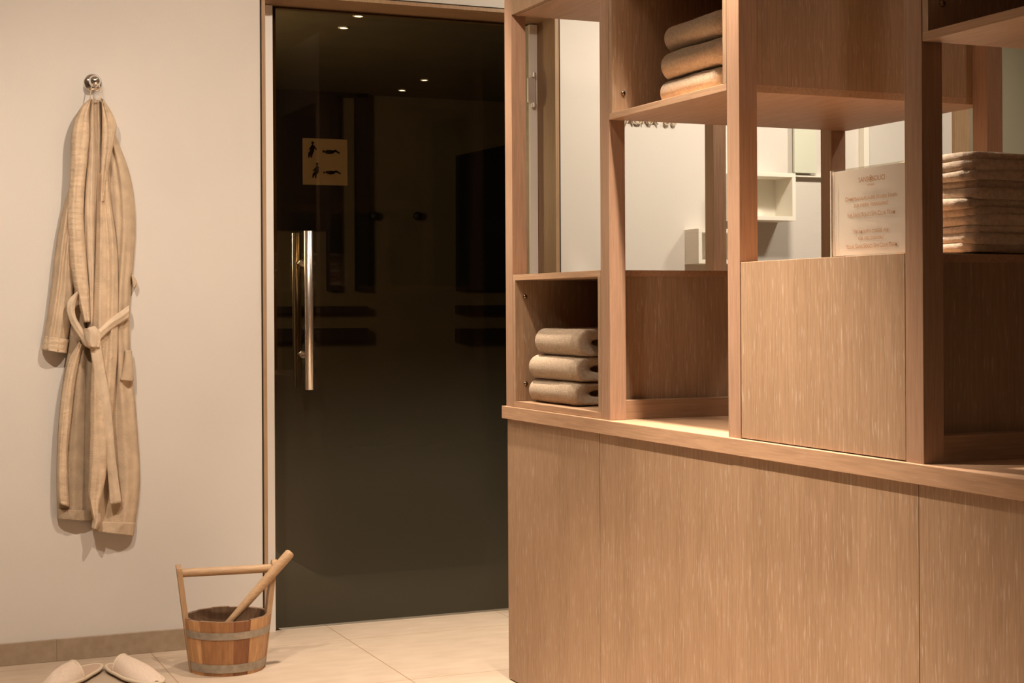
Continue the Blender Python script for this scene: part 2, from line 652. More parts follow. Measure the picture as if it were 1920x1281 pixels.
for z in (q0.z - .105, q1.z + .115):
    link_mesh('standoff', lathe(bmesh.new(), [(0, 0), (.007, 0), (.007, G - 5.035 - .006), (.013, G - 5.035 - .005), (.013, G - 5.035 - .001)], (hx, 5.036, z), (0, 1, 0), 16), M['steel'], h, True)
    link_mesh('standoff', lathe(bmesh.new(), [(.013, G + .001 - 5.185), (.013, G + .006 - 5.185), (.007, G + .007 - 5.185), (.007, 0), (0, 0)], (hx, 5.184, z), (0, 1, 0), 16), M['steel'], h_refl, True)
# hinge on the right jamb
a, c = at(989, 146, G - .02), at(1003, 192, G - .02)
hg = link_mesh('hinge', bx(a.x, c.x, G - .026, G - .0155, c.z, a.z, .001), M['hinge'], dr)
b = bmesh.new()
a2, c2 = at(994, 136, G - .03), at(1003, 201, G - .03)
tube(b, [(c2.x - .004, G - .03, c2.z), (c2.x - .004, G - .03, c.z - .002)], .008, 14)
tube(b, [(c2.x - .004, G - .03, a.z + .002), (c2.x - .004, G - .03, a2.z)], .008, 14)
link_mesh('hinge_pin', b, M['hinge'], hg)

# picture notice behind the glass
YN = G + .0065
sg0, sg1 = at(568, 346, YN), at(651, 262, YN)
sn = thing('notice', 'small square white notice with dark figures stuck to the glass door', 'sign', (sg0.x, YN, sg0.z))
link_mesh('paper', bx(sg0.x, sg1.x, YN - .0006, YN + .0006, sg0.z, sg1.z), M['door_paper'], sn)


def zp(x, y):          # position in a close view of the notice
    return at(540 + x / 10.67, 240 + y / 10.67, YN - .0012)


def blob(bm, pts, rads):
    """flat chain of capsules"""
    P = [zp(*q) for q in pts]
    k = (zp(100, 0) - zp(0, 0)).length / 100
    for i, (p_, r_) in enumerate(zip(P, rads)):
        poly(bm, [p_ + Vector((math.cos(t * PI / 9), 0, math.sin(t * PI / 9))) * r_ * k for t in range(18)])
        if i:
            q_ = P[i - 1]
            dd = (p_ - q_)
            if dd.length > 1e-6:
                nn = Vector((-dd.z, 0, dd.x)).normalized() * k
                poly(bm, [q_ + nn * rads[i - 1], p_ + nn * r_, p_ - nn * r_, q_ - nn * rads[i - 1]])


figs = []
b = bmesh.new()
blob(b, [(495, 298)], [27]); blob(b, [(492, 340), (490, 400), (485, 450)], [16, 40, 40])
blob(b, [(475, 370), (435, 425)], [20, 14]); blob(b, [(520, 370), (565, 430)], [20, 13])
blob(b, [(480, 450), (430, 510), (420, 580)], [32, 26, 16]); blob(b, [(495, 460), (470, 520), (465, 580)], [28, 24, 16])
figs.append(b)
b = bmesh.new()
blob(b, [(712, 470)], [26]); blob(b, [(740, 475), (780, 480), (840, 482), (900, 480)], [14, 38, 42, 30])
blob(b, [(900, 482), (950, 455), (1025, 505)], [26, 20, 16])
figs.append(b)
b = bmesh.new()
blob(b, [(582, 718)], [26]); blob(b, [(580, 745), (578, 830), (575, 880)], [14, 38, 40])
blob(b, [(550, 820), (510, 850)], [20, 12]); blob(b, [(590, 760), (615, 795)], [10, 8])
blob(b, [(565, 890), (515, 930), (498, 985)], [32, 24, 12]); blob(b, [(580, 890), (560, 935), (555, 990)], [22, 14, 18])
figs.append(b)
for k, b in enumerate(figs):
    link_mesh('figure', b, M['ink'], sn)
b = bmesh.new()
blob(b, [(770, 885), (850, 895), (920, 890)], [22, 40, 26])
o = link_mesh('figure', b, M['ink_red'], sn)
b = bmesh.new()
blob(b, [(725, 890)], [20])
link_mesh('figure', b, M['ink'], sn)
b = bmesh.new()
blob(b, [(915, 888), (965, 868), (1045, 912)], [20, 18, 14])
link_mesh('figure', b, M['ink'], sn)

# ------------------------------------------------------------------ second door, wall trim, lettering, white cubes behind the counter
d2 = thing('door_2', 'frosted greenish glass door in an oak frame behind the shelf unit', 'door', (4.5, W, 0), kind='structure')
b = bmesh.new()
box(b, D2a, D2a + .075, W - .02, W + .19, 0, D2t, .002)
box(b, D2b - .075, D2b, W - .02, W + .19, 0, D2t, .002)
box(b, D2a + .075, D2b - .075, W - .02, W + .19, D2t - .075, D2t, .002)
link_mesh('frame', b, M['casing'], d2)
b = bmesh.new()
box(b, D2a + .075, D2a + .10, W + .03, W + .08, 0, D2t - .075)
box(b, D2b - .10, D2b - .075, W + .03, W + .08, 0, D2t - .075)
link_mesh('door_stop', b, M['casing'], d2)
link_mesh('glass_pane', bx(D2a + .10, D2b - .10, W + .05, W + .06, 0.01, D2t - .075), M['frosted_door'], d2)
S('trim_7', bx(3.568, 3.592, W - .03, W, 0.067, CZ), M['white'])


def text_mesh(body, size, extrude=0.0, caps=None, spacing=1.0, offset=0.0):
    cu = bpy.data.curves.new('t', 'FONT')
    cu.body = body
    cu.size = size
    cu.align_x = 'CENTER'
    cu.extrude = extrude
    cu.space_character = spacing
    cu.offset = offset
    if caps:
        cu.small_caps_scale = caps
        for k in range(len(body)):
            cu.body_format[k].use_small_caps = True
    o = bpy.data.objects.new('t', cu)
    COL.objects.link(o)
    dg = bpy.context.evaluated_depsgraph_get()
    me = bpy.data.meshes.new_from_object(o.evaluated_get(dg))
    bpy.data.objects.remove(o)
    bm = bmesh.new()
    bm.from_mesh(me)
    bpy.data.meshes.remove(me)
    return bm


bl = at(1258, 236, W)
lt = thing('wall_lettering', 'raised metal wall lettering SAUNA 80 just below the towel cubby, half hidden by it', 'lettering', (2.68, W, bl.z))
xs = 2.552
CAP = .036
for ch, wd in zip('SAUNA 80', (.029, .033, .032, .033, .033, .018, .029, .029)):
    if ch != ' ':
        bm = text_mesh(ch, .050, .004)
        xs_ = [v.co.x for v in bm.verts]
        bmesh.ops.translate(bm, verts=bm.verts[:], vec=(-(min(xs_) + max(xs_)) / 2, 0, 0))
        bmesh.ops.transform(bm, matrix=Matrix.Translation((xs, W - .010, bl.z)) @ Matrix.Rotation(PI / 2, 4, 'X'), verts=bm.verts[:])
        link_mesh('letter', bm, M['letter'], lt)
    xs += wd

# ------------------------------------------------------------------ white cube shelves and pale glass panel on the far wall


def cube_shelf(x0, x1, z0, z1, p_, th, label):
    b = bmesh.new()
    y0, y1 = W - p_, W
    box(b, x0, x1, y0, y1, z1 - th, z1, .001)
    box(b, x0, x1, y0, y1, z0, z0 + th, .001)
    box(b, x0, x0 + th, y0, y1, z0 + th, z1 - th)
    box(b, x1 - th, x1, y0, y1, z0 + th, z1 - th)
    box(b, x0 + th, x1 - th, y1 - .006, y1, z0 + th, z1 - th)
    o = link_mesh('cube_shelf', b, M['white'], None, False, ((x0 + x1) / 2, W, z0))
    return tag(o, label, 'shelf', 'white cube shelves on the wall')


a = at(1492, 325, W - .12)
c = at(1490, 414, W - .12)
cube_shelf(2.806, 3.03, 1.228, 1.353, .10, .014, 'small white open cube shelf on the wall, the lower one further left')
cube_shelf(a.x - .24, a.x, c.z, a.z, .12, .015, 'small white open cube shelf on the wall, the higher one further right')
a, c = at(1487, 230, W - .02), at(1528, 326, W - .02)
o = link_mesh('glass_panel', bx(a.x, c.x, W - .03, W - .018, c.z, a.z + .12, .002), M['frosted_green'], None, False, (a.x, W, c.z))
tag(o, 'narrow pale green frosted glass panel on the wall above right of the cube shelf', 'panel')
a, c = at(1500, 326, W - .05), at(1556, 332, W - .05)
o = link_mesh('wall_ledge', bx(a.x, c.x + .04, W - .02, W, c.z, a.z, .001), M['white'], None, False, (a.x, W, c.z))
tag(o, 'thin white wall ledge under the pale green glass panel', 'ledge')

# ------------------------------------------------------------------ service counter with open shelf grid
FX, RX = 1.764, 2.472            # front and rear planes of the grid
PX, PY = 0.045, 0.050            # post section
YP = [4.105, 3.491, 2.875, 2.261, 1.647]     # near faces of the posts
ZC = 0.790                       # worktop height
L0, L1, L2, L3, TOP = ZC, 1.167, 1.540, 1.908, 2.185
YEND0, YEND1 = YP[4] - .01, YP[0] + PY

base = thing('base_cabinet', 'long washed oak counter base with flush panels on the tiled floor', 'cabinet', (2.1, 2.9, 0))
seams = [4.155, 3.560, 2.915, 2.280, 1.640]
for k in range(4):
    off = (.0, .001, .0, .0003)[k]
    link_mesh('front_panel', bx(1.767 + off, 1.786 + off, seams[k + 1] + .0007, seams[k] - .0007, 0.004, 0.753, .0008), M['oak'], base)
link_mesh('end_panel', bx(1.790, RX - .02, 4.137, 4.155, 0.004, 0.753), M['oak'], base)
link_mesh('end_panel', bx(1.790, RX - .02, 1.640, 1.658, 0.004, 0.753), M['oak'], base)
link_mesh('back_panel', bx(RX - .02, RX, 1.640, 4.155, 0.004, 0.753), M['oak'], base)
link_mesh('plinth', bx(1.80, RX - .03, 1.66, 4.13, 0.0, 0.06), M['kick'], base)
wt = link_mesh('worktop', bx(1.754, RX + .01, 1.628, 4.166, 0.7545, ZC, .0012), M['oak_y'], None, False, (2.1, 2.9, .7545))
tag(wt, 'long straight oak worktop on the counter base under the shelf grid', 'worktop')

gr = thing('shelf_frame', 'open oak frame of square posts standing on the worktop', 'shelf', (2.118, 2.9, ZC))
for y in YP:
    for x in (FX, RX - PX):
        link_mesh('post', bx(x, x + PX, y, y + PY, ZC, TOP, .0012), M['oak_post'], gr)
    link_mesh('rail', bx(FX + PX, RX - PX, y + .008, y + PY - .001, ZC, ZC + .048, .001), M['oak_x'], gr)


def cubby(k, z0, z1, front, label, screws=True, back=True):
    """box between post rows k and k+1"""
    y1, y0 = YP[k] - .0018, YP[k + 1] + PY + .0018
    t = .016
    x0, x1 = FX + .0005, RX - .0005
    th = thing('cubby_box', label, 'shelf box', ((x0 + x1) / 2, (y0 + y1) / 2, z0), 'oak boxes in the shelf grid')
    z0 += .0008
    xf = x0
    if front:
        x0 = x0 + .0135
    link_mesh('side_panel', bx(x0, x1, y1 - t, y1, z0 + t, z1 - t, .0006), M['oak'], th)
    link_mesh('side_panel', bx(x0, x1, y0, y0 + t, z0 + t, z1 - t, .0006), M['oak'], th)
    link_mesh('bottom_panel', bx(x0, x1, y0, y1, z0, z0 + t, .0006), M['oak_y'], th)
    link_mesh('top_panel', bx(x0, x1, y0, y1, z1 - t, z1, .0006), M['oak_y'], th)
    if front:
        link_mesh('front_panel', bx(xf + .0002, xf + .013, y0 + .0006, y1 - .0006, z0 + .0015, z1, .0008), M['oak'], th)
    if back:
        link_mesh('back_panel', bx(x1 - t - .02, x1 - .02, y0 + t, y1 - t, z0 + t, z1 - t), M['oak'], th)
    if screws:
        for z in (z0 + .066, z1 - .062):
            link_mesh('screw', lathe(bmesh.new(), [(0.0062, 0), (.0062, .002), (.004, .0042), (0, .0048)], (x0 + .031, y1 - t, z), (0, -1, 0), 14), M['screw'], th, True)
    return th


cubby(0, L0, L1, False, 'open oak box on the worktop at the far end, holding three folded towels')
cubby(1, L2, L2 + .375, False, 'open oak box high up beside the far end bay, holding three folded towels')
cubby(2, L0, L1, True, 'closed front oak box on the worktop carrying the small text sign', screws=False, back=False)
cubby(3, L2, L2 + .375, False, 'open oak box high at the right edge of the photo')
cubby(0, L3, TOP, True, 'closed oak box high up at the far end above the open gap', screws=False)

# ------------------------------------------------------------------ towels


def towel_mesh(wx, wy, hz, seed, fold=True, nu=44, nv=34, sag=0.0, lump=0.006):
    """folded towel: rounded front fold (towards -X), rolled layers showing at the near end (-Y). Base at z = 0."""
    bm = bmesh.new()
    rx, rz = min(hz * .62, wx * .45), hz / 2
    rr = hz / 2 * .98
    per = 2 * PI * rr + 2 * (wx - 2 * rr)
    prof = []
    na = max(8, nu // 3)
    for k in range(na):                       # front round
        t = PI / 2 + PI * k / (na - 1)
        prof.append((-wx / 2 + rr + rr * math.cos(t), hz / 2 * math.sin(t)))
    nb = (nu - na) // 3
    for k in range(1, nb + 1):
        prof.append((-wx / 2 + rr + (wx - 2 * rr) * k / (nb + 1), -hz / 2))
    nc = 8
    for k in range(nc):
        t = -PI / 2 + PI * k / (nc - 1)
        prof.append((wx / 2 - rr + rr * math.cos(t), hz / 2 * math.sin(t)))
    for k in range(1, nb + 1):
        prof.append((wx / 2 - rr - (wx - 2 * rr) * k / (nb + 1), hz / 2))
    nu = len(prof)
    rings = []

    def ring(y, scale, zs=1.0, cx=0.0, jit=1.0):
        vs = []
        for (x, z) in prof:
            px_, pz_ = x * scale + cx, z * scale * zs
            q = Vector((px_ * 9 + seed * 3.1, y * 9, pz_ * 20 + seed))
            nn = noise.noise(q) * lump * jit
            n2 = noise.noise(Vector((px_ * 30, y * 34, pz_ * 50 + seed * 2))) * lump * .3 * jit
            vs.append(bm.verts.new((px_ * (1 + (nn + n2) * 1.4), y, hz / 2 + pz_ * (1 + (nn + n2) / hz * 1.1) - sag * (1 - abs(2 * y / wy) ** 2) * .0)))
        rings.append(vs)
    hw = wy / 2
    if fold:
        r2 = hz * .30
        for sc_, dy in ((.05, .05), (.22, .030), (.26, .016), (.36, .007), (.55, .0025), (.76, .0003), (.86, .0)):
            ring(-hw + dy, .62 + .38 * sc_, sc_ / (.62 + .38 * sc_), wx * (1 - sc_) * .09, 1.6)
    for dy, sc_ in ((.003, .93), (.008, .962), (.018, .988)):
        ring(-hw + dy, sc_)
    for j in range(1, nv):
        ring(-hw + .012 + (wy - .024) * j / nv, 1.0)
    for dy, sc_ in ((.012, .985), (.004, .95), (.0, .88)):
        ring(hw - dy, sc_)
    for a_, b_ in zip(rings, rings[1:]):
        for k in range(nu):
            bm.faces.new([a_[k], a_[(k + 1) % nu], b_[(k + 1) % nu], b_[k]])
    bm.faces.new(rings[0])
    bm.faces.new(rings[-1])
    zmin = min(v.co.z for v in bm.verts)
    bmesh.ops.translate(bm, verts=bm.verts[:], vec=(0, 0, -zmin))
    return bm


def place_towel(bm, loc, rz, mat, name, label, group, tilt=(0, 0)):
    bmesh.ops.rotate(bm, verts=bm.verts[:], cent=(0, 0, 0), matrix=Matrix.Rotation(rz, 3, 'Z') @ Matrix.Rotation(tilt[0], 3, 'X') @ Matrix.Rotation(tilt[1], 3, 'Y'))
    zmin = min(v.co.z for v in bm.verts)
    bmesh.ops.translate(bm, verts=bm.verts[:], vec=(0, 0, -zmin))
    bmesh.ops.translate(bm, verts=bm.verts[:], vec=loc)
    o = link_mesh(name, bm, mat, None, True, loc)
    return tag(o, label, 'towel', group)


def top_z(o):
    return max(v.co.z for v in o.data.vertices) + o.location.z


zA = L0 + .0168
lab = ['bottom', 'middle', 'top']
dims = [((.30, .295, .064), (1.937, 3.915), 0.00), ((.30, .295, .068), (1.937, 3.912), .015), ((.295, .275, .074), (1.940, 3.895), -.01)]
for k, ((wx, wy, hz), (x, y), rz) in enumerate(dims):
    o = place_towel(towel_mesh(wx, wy, hz, 11 + k), (x, y, zA), rz, M['towel'], 'folded_towel',
                    '%s of the three folded beige towels in the box on the worktop' % lab[k], 'towels in the low box')
    zA = top_z(o) - .0035
zA = L2 + .0168
dims = [((.30, .275, .060), (1.965, 3.195), 0.0), ((.30, .270, .066), (1.965, 3.192), .02), ((.30, .27, .062), (1.972, 3.190), -.01)]
for k, ((wx, wy, hz), (x, y), rz) in enumerate(dims):
    o = place_towel(towel_mesh(wx, wy, hz, 31 + k), (x, y, zA), rz, M['towel'], 'folded_towel',
                    '%s of the three folded beige towels in the high open box' % lab[k], 'towels in the high box')
    zA = top_z(o) - .0035
zA = L2 + .0168
for k in range(2):
    o = place_towel(towel_mesh(.30, .32, .064, 51 + k), (2.03, 1.91, zA), 0, M['towel_grey'], 'folded_towel',
                    '%s grey brown folded towel in the box at the upper right corner' % ('lower', 'upper')[k], 'towels in the right box')
    zA = top_z(o) - .0035
# wide stack on the closed box
zA = L1 + .0005
NS = 11
names_ = ['lowest', 'second from the bottom', 'third from the bottom', 'fourth from the bottom', 'fifth from the bottom', 'middle',
          'fifth from the top', 'fourth from the top', 'third from the top', 'second from the top', 'topmost']
for k in range(NS):
    hz = .0206 + .002 * math.sin(k * 2.3)
    wx = .46 + random.uniform(-.012, .012)
    bm = towel_mesh(wx, .235, hz, 70 + k, fold=False, nu=40, nv=24, lump=.0045)
    for v in bm.verts:
        v.co.z += .003 * noise.noise(Vector((v.co.x * 8, v.co.y * 6, k * 1.7)))
    o = place_towel(bm, (2.148 + random.uniform(-.006, .006), 2.437 + random.uniform(-.004, .004), zA), random.uniform(-.015, .015), M['towel_grey'],
                    'folded_towel', '%s of the wide stack of thin folded towels on the closed box' % names_[k], 'wide stack of thin towels')
    zA += .0168

# ------------------------------------------------------------------ text sign on the closed box
SX = 1.790
sy0, sy1, sz0, sz1 = 2.577, 2.330, L1 + .0008, L1 + .171
sg = thing('sign_holder', 'clear acrylic sign holder with printed card standing on the closed box', 'sign', (SX, 2.45, sz0))
b = bmesh.new()
box(b, SX, SX + .002, sy1, sy0, sz0, sz1, .0004)
box(b, SX, SX + .06, sy1, sy0, sz0, sz0 + .002, .0004)
box(b, SX + .0045, SX + .0060, sy1, sy0, sz0 + .0021, sz1, .0003)
link_mesh('acrylic_stand', b, M['acrylic'], sg)
link_mesh('printed_card', bx(SX + .0024, SX + .0041, sy1 + .002, sy0 - .0025, sz0 + .0022, sz1 - .003), M['paper'], sg)
# left edge highlight painted as an opaque white strip
link_mesh('edge_highlight', bx(SX - .0004, SX + .0065, sy0, sy0 + .0015, sz0, sz1), M['white'], sg)
link_mesh('card_edge', bx(SX - .0005, SX - .0001, sy0 - .0140, sy0 - .0128, sz0 + .002, sz1 - .004), M['copper_ink'], sg)


def sign_text(name, body, z, size, caps=None, mat=None, spacing=1.0):
    bm = text_mesh(body, size, 0, caps, spacing, 0.00012)
    # text runs towards -Y (to the right as seen from the front)
    mt = Matrix(((0, 0, -1, SX - .0004), (-1, 0, 0, 2.4475), (0, 1, 0, z), (0, 0, 0, 1)))
    bmesh.ops.transform(bm, matrix=mt, verts=bm.verts[:])
    return link_mesh(name, bm, mat or M['copper_ink'], sg)


bm = text_mesh('SANS', .0105, 0, None, 1.08, .0001)
for body, yc in (('SANS', 2.4475 + .0225), ('SOUCI', 2.4475 - .0250)):
    bm = text_mesh(body, .0135, 0, None, 1.0, .00012)
    bmesh.ops.transform(bm, matrix=Matrix(((0, 0, -1, SX - .0004), (-1, 0, 0, yc), (0, 1, 0, sz0 + .1405), (0, 0, 0, 1))), verts=bm.verts[:])
    link_mesh('text_line', bm, M['copper_ink'], sg)
b = bmesh.new()
ec = Vector((SX - .0004, 2.4475, sz0 + .1455))
for k in range(4):
    t = k * PI / 2
    cc = ec + Vector((0, math.cos(t), math.sin(t))) * .0038
    outer = [cc + Vector((0, math.cos(q * PI / 8), math.sin(q * PI / 8))) * .0030 for q in range(16)]
    inner = [cc + Vector((0, math.cos(q * PI / 8), math.sin(q * PI / 8))) * .0014 for q in range(16)]
    for q in range(16):
        poly(b, [outer[q], outer[(q + 1) % 16], inner[(q + 1) % 16], inner[q]])
poly(b, [ec + Vector((0, .002, 0)), ec + Vector((0, 0, .002)), ec + Vector((0, -.002, 0)), ec + Vector((0, 0, -.002))])
link_mesh('emblem', b, M['copper_ink'], sg)
sign_text('text_line', 'VIENNA', sz0 + .1320, .0052, None, None, 1.3)
sign_text('text_line', 'Dampfbadauflagen stehen Ihnen', sz0 + .1065, .0117, .78)
sign_text('text_line', 'zur freien Verf\u00fcgung!', sz0 + .0935, .0113, .80)
sign_text('text_line', 'Ihr Sans Souci Spa Club Team', sz0 + .0750, .0118, .78)
sign_text('text_line', 'Steam bath covers are', sz0 + .0430, .0113, .78)
sign_text('text_line', 'for free disposal!', sz0 + .0303, .0108, .80)
sign_text('text_line', 'Your Sans Souci Spa Club Team', sz0 + .0147, .0118, .78)

# ------------------------------------------------------------------ wall hook and bathrobe
hp = at(178, 152, W - .045)
hk = thing('wall_hook', 'round chrome wall hook on the cream wall holding the bathrobe', 'hook', (hp.x, W, hp.z))
link_mesh('rosette', lathe(bmesh.new(), [(.0, .012), (.016, .012), (.026, .008), (.029, .002), (.029, 0), (0, 0)], (hp.x, W, hp.z), (0, -1, 0), 36), M['chrome'], hk, True)
prof = [(0.007, .008), (.007, .026)]
for k in range(13):
    t = -PI / 2 + .5 + (PI - .5) * k / 12
    prof.append((max(0, .0185 * math.cos(t)), .042 + .0185 * math.sin(t)))
link_mesh('knob', lathe(bmesh.new(), prof, (hp.x, W, hp.z), (0, -1, 0), 36), M['chrome'], hk, True)


def resample(pts, n):
    """smooth curve through pts (Catmull-Rom), n+1 samples even in arc length"""
    P = [np.array(q, float) for q in pts]
    P = [2 * P[0] - P[1]] + P + [2 * P[-1] - P[-2]]
    out = []
    for i in range(1, len(P) - 2):
        p0, p1, p2, p3 = P[i - 1:i + 3]
        for k in range(16):
            t = k / 16
            out.append(.5 * ((2 * p1) + (-p0 + p2) * t + (2 * p0 - 5 * p1 + 4 * p2 - p3) * t * t + (-p0 + 3 * p1 - 3 * p2 + p3) * t ** 3))
    out.append(P[-2])
    out = np.array(out)
    s = np.concatenate([[0], np.cumsum(np.hypot(*(out[1:] - out[:-1]).T))])
    q = np.linspace(0, s[-1], n + 1)
    return np.stack([np.interp(q, s, out[:, 0]), np.interp(q, s, out[:, 1])], 1)


def cloth(name, Lp, Rp, d0, bulge, folds, mat, parent, nv=70, nu=26, wav=0.003, rip=0.0, dv=None, back=0.010, seed=0, pw=2.0):
    """a hanging piece of cloth: outlines in photo coordinates, d0 = how far its edge stands off the wall,
    folds = [(u, width, height)], a closed body with soft relief"""
    bm = bmesh.new()
    A, B_ = resample(Lp, nv), resample(Rp, nv)
    fr, bk = [], []
    for j in range(nv + 1):
        v = j / nv
        rf, rb = [], []
        dd = d0 if dv is None else d0 + dv * v
        for i in range(nu + 1):
            u = i / nu
            px = A[j] * (1 - u) + B_[j] * u
            e = max(0.0, 1 - abs(2 * u - 1) ** pw)
            D = dd + bulge * math.sqrt(e)
            for (uc, wd, hh) in folds:
                ucv = uc + .05 * math.sin(v * 5 + uc * 9 + seed)
                D += hh * math.exp(-((u - ucv) / wd) ** 2) * min(1, e * 4)
            D += wav * noise.noise(Vector((px[0] * .05, px[1] * .018, seed * 3.7))) * min(1, e * 3)
            D += wav * .5 * noise.noise(Vector((px[0] * .15, px[1] * .06, seed * 1.3))) * min(1, e * 3)
            if rip:
                D += rip * math.sin(px[1] * .62 + 2 * noise.noise(Vector((px[0] * .06, px[1] * .05, 3)))) * min(1, e * 4)
            rf.append(bm.verts.new(at(px[0], px[1], W - max(D, back + .003))))
            rb.append(bm.verts.new(at(px[0], px[1], W - max(back, dd - .014 if dd > .03 else back))))
        fr.append(rf)
        bk.append(rb)
    for j in range(nv):
        for i in range(nu):
            bm.faces.new([fr[j][i], fr[j][i + 1], fr[j + 1][i + 1], fr[j + 1][i]])
            bm.faces.new([bk[j][i], bk[j + 1][i], bk[j + 1][i + 1], bk[j][i + 1]])
        bm.faces.new([fr[j][0], fr[j + 1][0], bk[j + 1][0], bk[j][0]])
        bm.faces.new([fr[j][nu], bk[j][nu], bk[j + 1][nu], fr[j + 1][nu]])
    for i in range(nu):
        bm.faces.new([fr[0][i], bk[0][i], bk[0][i + 1], fr[0][i + 1]])
        bm.faces.new([fr[nv][i], fr[nv][i + 1], bk[nv][i + 1], bk[nv][i]])
    return link_mesh(name, bm, mat, parent, True)


rp = at(180, 190, W - .05)
rb = thing('bathrobe', 'beige waffle bathrobe with tied belt hanging from the wall hook', 'bathrobe', (rp.x, W, rp.z))
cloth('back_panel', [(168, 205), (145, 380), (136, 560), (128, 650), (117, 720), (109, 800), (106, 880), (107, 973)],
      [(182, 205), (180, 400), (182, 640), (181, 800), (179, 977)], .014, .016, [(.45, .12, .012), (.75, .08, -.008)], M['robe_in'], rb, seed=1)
bp_ = cloth('side_panel', [(186, 190), (184, 330), (186, 480), (184, 640), (178, 800), (174, 900), (173, 994)],
      [(196, 193), (220, 262), (238, 308), (249, 355), (254, 410), (252, 470), (246, 540), (243, 600), (244, 650), (248, 700), (253, 750), (258, 810), (261, 860), (262, 905), (258, 950), (250, 1005)],
      .012, .020, [(.35, .12, -.012), (.55, .06, -.006), (.72, .10, .012), (.9, .06, .006)], M['robe'], rb, seed=2, nv=90)
sl = cloth('sleeve', [(150, 290), (132, 345), (117, 395), (104, 465), (96, 535), (89, 590), (82, 632), (79, 655)],
           [(158, 290), (148, 400), (142, 480), (140, 540), (134, 590), (128, 630), (124, 661)], .016, .040,
           [(.25, .07, .008), (.45, .05, -.007), (.62, .06, .006)], M['robe'], rb, seed=3)
cloth('cuff', [(83, 630), (80, 643), (78, 656)], [(130, 637), (127, 650), (125, 663)], .019, .042, [], M['robe_rib'], sl, nv=14, rip=.0009, seed=4)
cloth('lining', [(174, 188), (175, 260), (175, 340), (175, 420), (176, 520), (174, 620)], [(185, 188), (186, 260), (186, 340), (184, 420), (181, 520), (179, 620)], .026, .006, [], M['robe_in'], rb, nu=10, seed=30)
cloth('inner_collar', [(169, 186), (166, 240), (165, 300), (160, 380), (162, 470), (166, 560), (160, 640)],
      [(176, 186), (178, 260), (179, 330), (178, 400), (179, 480), (178, 560), (176, 640)], .030, .014, [(.6, .15, .004)], M['belt'], rb, nu=14, seed=5)
cloth('inner_collar', [(181, 190), (182, 260), (182, 330), (180, 430)], [(189, 186), (191, 260), (190, 340), (186, 430)], .028, .010, [(.5, .15, .003)], M['belt'], rb, nu=12, seed=6)
cloth('front_panel', [(187, 325), (182, 400), (179, 480), (176, 560), (173, 640), (171, 720), (169, 800), (170, 850)],
      [(203, 325), (208, 380), (217, 440), (221, 500), (222, 580), (221, 650), (216, 720), (211, 780), (206, 850)], .047, .016,
      [(.28, .10, .008), (.55, .07, -.007), (.8, .08, .006)], M['robe_rib'], rb, seed=7, rip=.0008)
cloth('collar', [(190, 185), (191, 240), (189, 310), (187, 378)], [(193, 185), (207, 206), (216, 226), (218, 242), (213, 270), (204, 318), (196, 378)],
      .056, .014, [(.35, .10, -.005), (.7, .10, .004)], M['robe_rib'], rb, seed=8, nv=60, rip=.001)
cloth('collar', [(169, 184), (151, 202), (139, 228), (133, 260), (132, 305), (129, 355), (126, 400), (128, 445), (131, 490), (137, 530), (147, 570), (156, 605)],
      [(171, 184), (167, 215), (168, 250), (164, 300), (159, 350), (157, 400), (159, 450), (163, 500), (167, 545), (170, 605)],
      .054, .022, [(.3, .12, .004), (.62, .1, -.004)], M['robe_rib'], rb, seed=9, rip=.0018, nv=120)
cloth('front_edge', [(148, 640), (127, 682), (114, 755), (108, 845), (107, 925), (110, 944)], [(155, 648), (142, 710), (135, 770), (127, 850), (128, 910), (130, 951)],
      .044, .014, [(.3, .12, .005), (.75, .1, .004)], M['robe_rib'], rb, seed=10, rip=.002)
cloth('front_edge', [(172, 680), (169, 750), (168, 830), (166, 895), (165, 930), (170, 956), (175, 978)], [(190, 680), (199, 755), (202, 830), (200, 880), (194, 918), (186, 950), (187, 978)],
      .066, .018, [(.25, .1, .005), (.6, .12, -.004)], M['robe_rib'], rb, seed=11, rip=.0012)
cloth('front_edge', [(176, 966), (173, 978), (171, 990)], [(188, 962), (190, 978), (183, 994)], .060, .026, [(.5, .2, .006)], M['belt'], rb, nv=16, nu=14, seed=12)
cloth('pocket', [(234, 657), (232, 680), (224, 713)], [(247, 657), (249, 680), (251, 715)], .040, .014, [], M['robe'], rb, nv=24, nu=16, seed=13)
cloth('hem_band', [(174, 978), (173, 996)], [(254, 980), (250, 1006)], .022, .030, [(.6, .1, .006)], M['robe'], rb, nv=8, seed=14)
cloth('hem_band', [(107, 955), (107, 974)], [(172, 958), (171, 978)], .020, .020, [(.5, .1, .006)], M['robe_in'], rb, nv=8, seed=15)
# belt
be = cloth('belt', [(157, 617), (158, 632), (164, 650)], [(178, 611), (189, 626), (187, 652)], .092, .016, [(.4, .2, .006), (.8, .12, -.006)], M['belt'], rb, nv=20, nu=18, seed=16)
cloth('belt_loop', [(144, 546), (128, 564), (125, 582), (132, 605), (147, 630), (160, 646)], [(147, 550), (141, 573), (142, 592), (152, 612), (164, 630), (172, 642)],
      .084, .006, [(.6, .2, .004)], M['belt'], be, nu=14, seed=17)
cloth('belt_loop', [(150, 636), (158, 648), (168, 654)], [(160, 628), (170, 634), (178, 642)], .080, .008, [], M['belt'], be, nu=12, nv=20, seed=18)
cloth('belt_loop', [(181, 621), (204, 600), (224, 585), (242, 572)], [(186, 639), (211, 616), (230, 604), (243, 595)], .086, .006, [(.45, .16, .004)], M['belt'], be, nu=14, dv=-.040, seed=19)
cloth('belt_tail', [(166, 634), (174, 690), (182, 740), (192, 800), (199, 860), (207, 947)], [(188, 634), (196, 690), (206, 740), (212, 800), (217, 860), (228, 942)],
      .088, .005, [(.5, .25, .003)], M['belt'], be, nu=14, dv=-.032, seed=20)
b = bmesh.new()
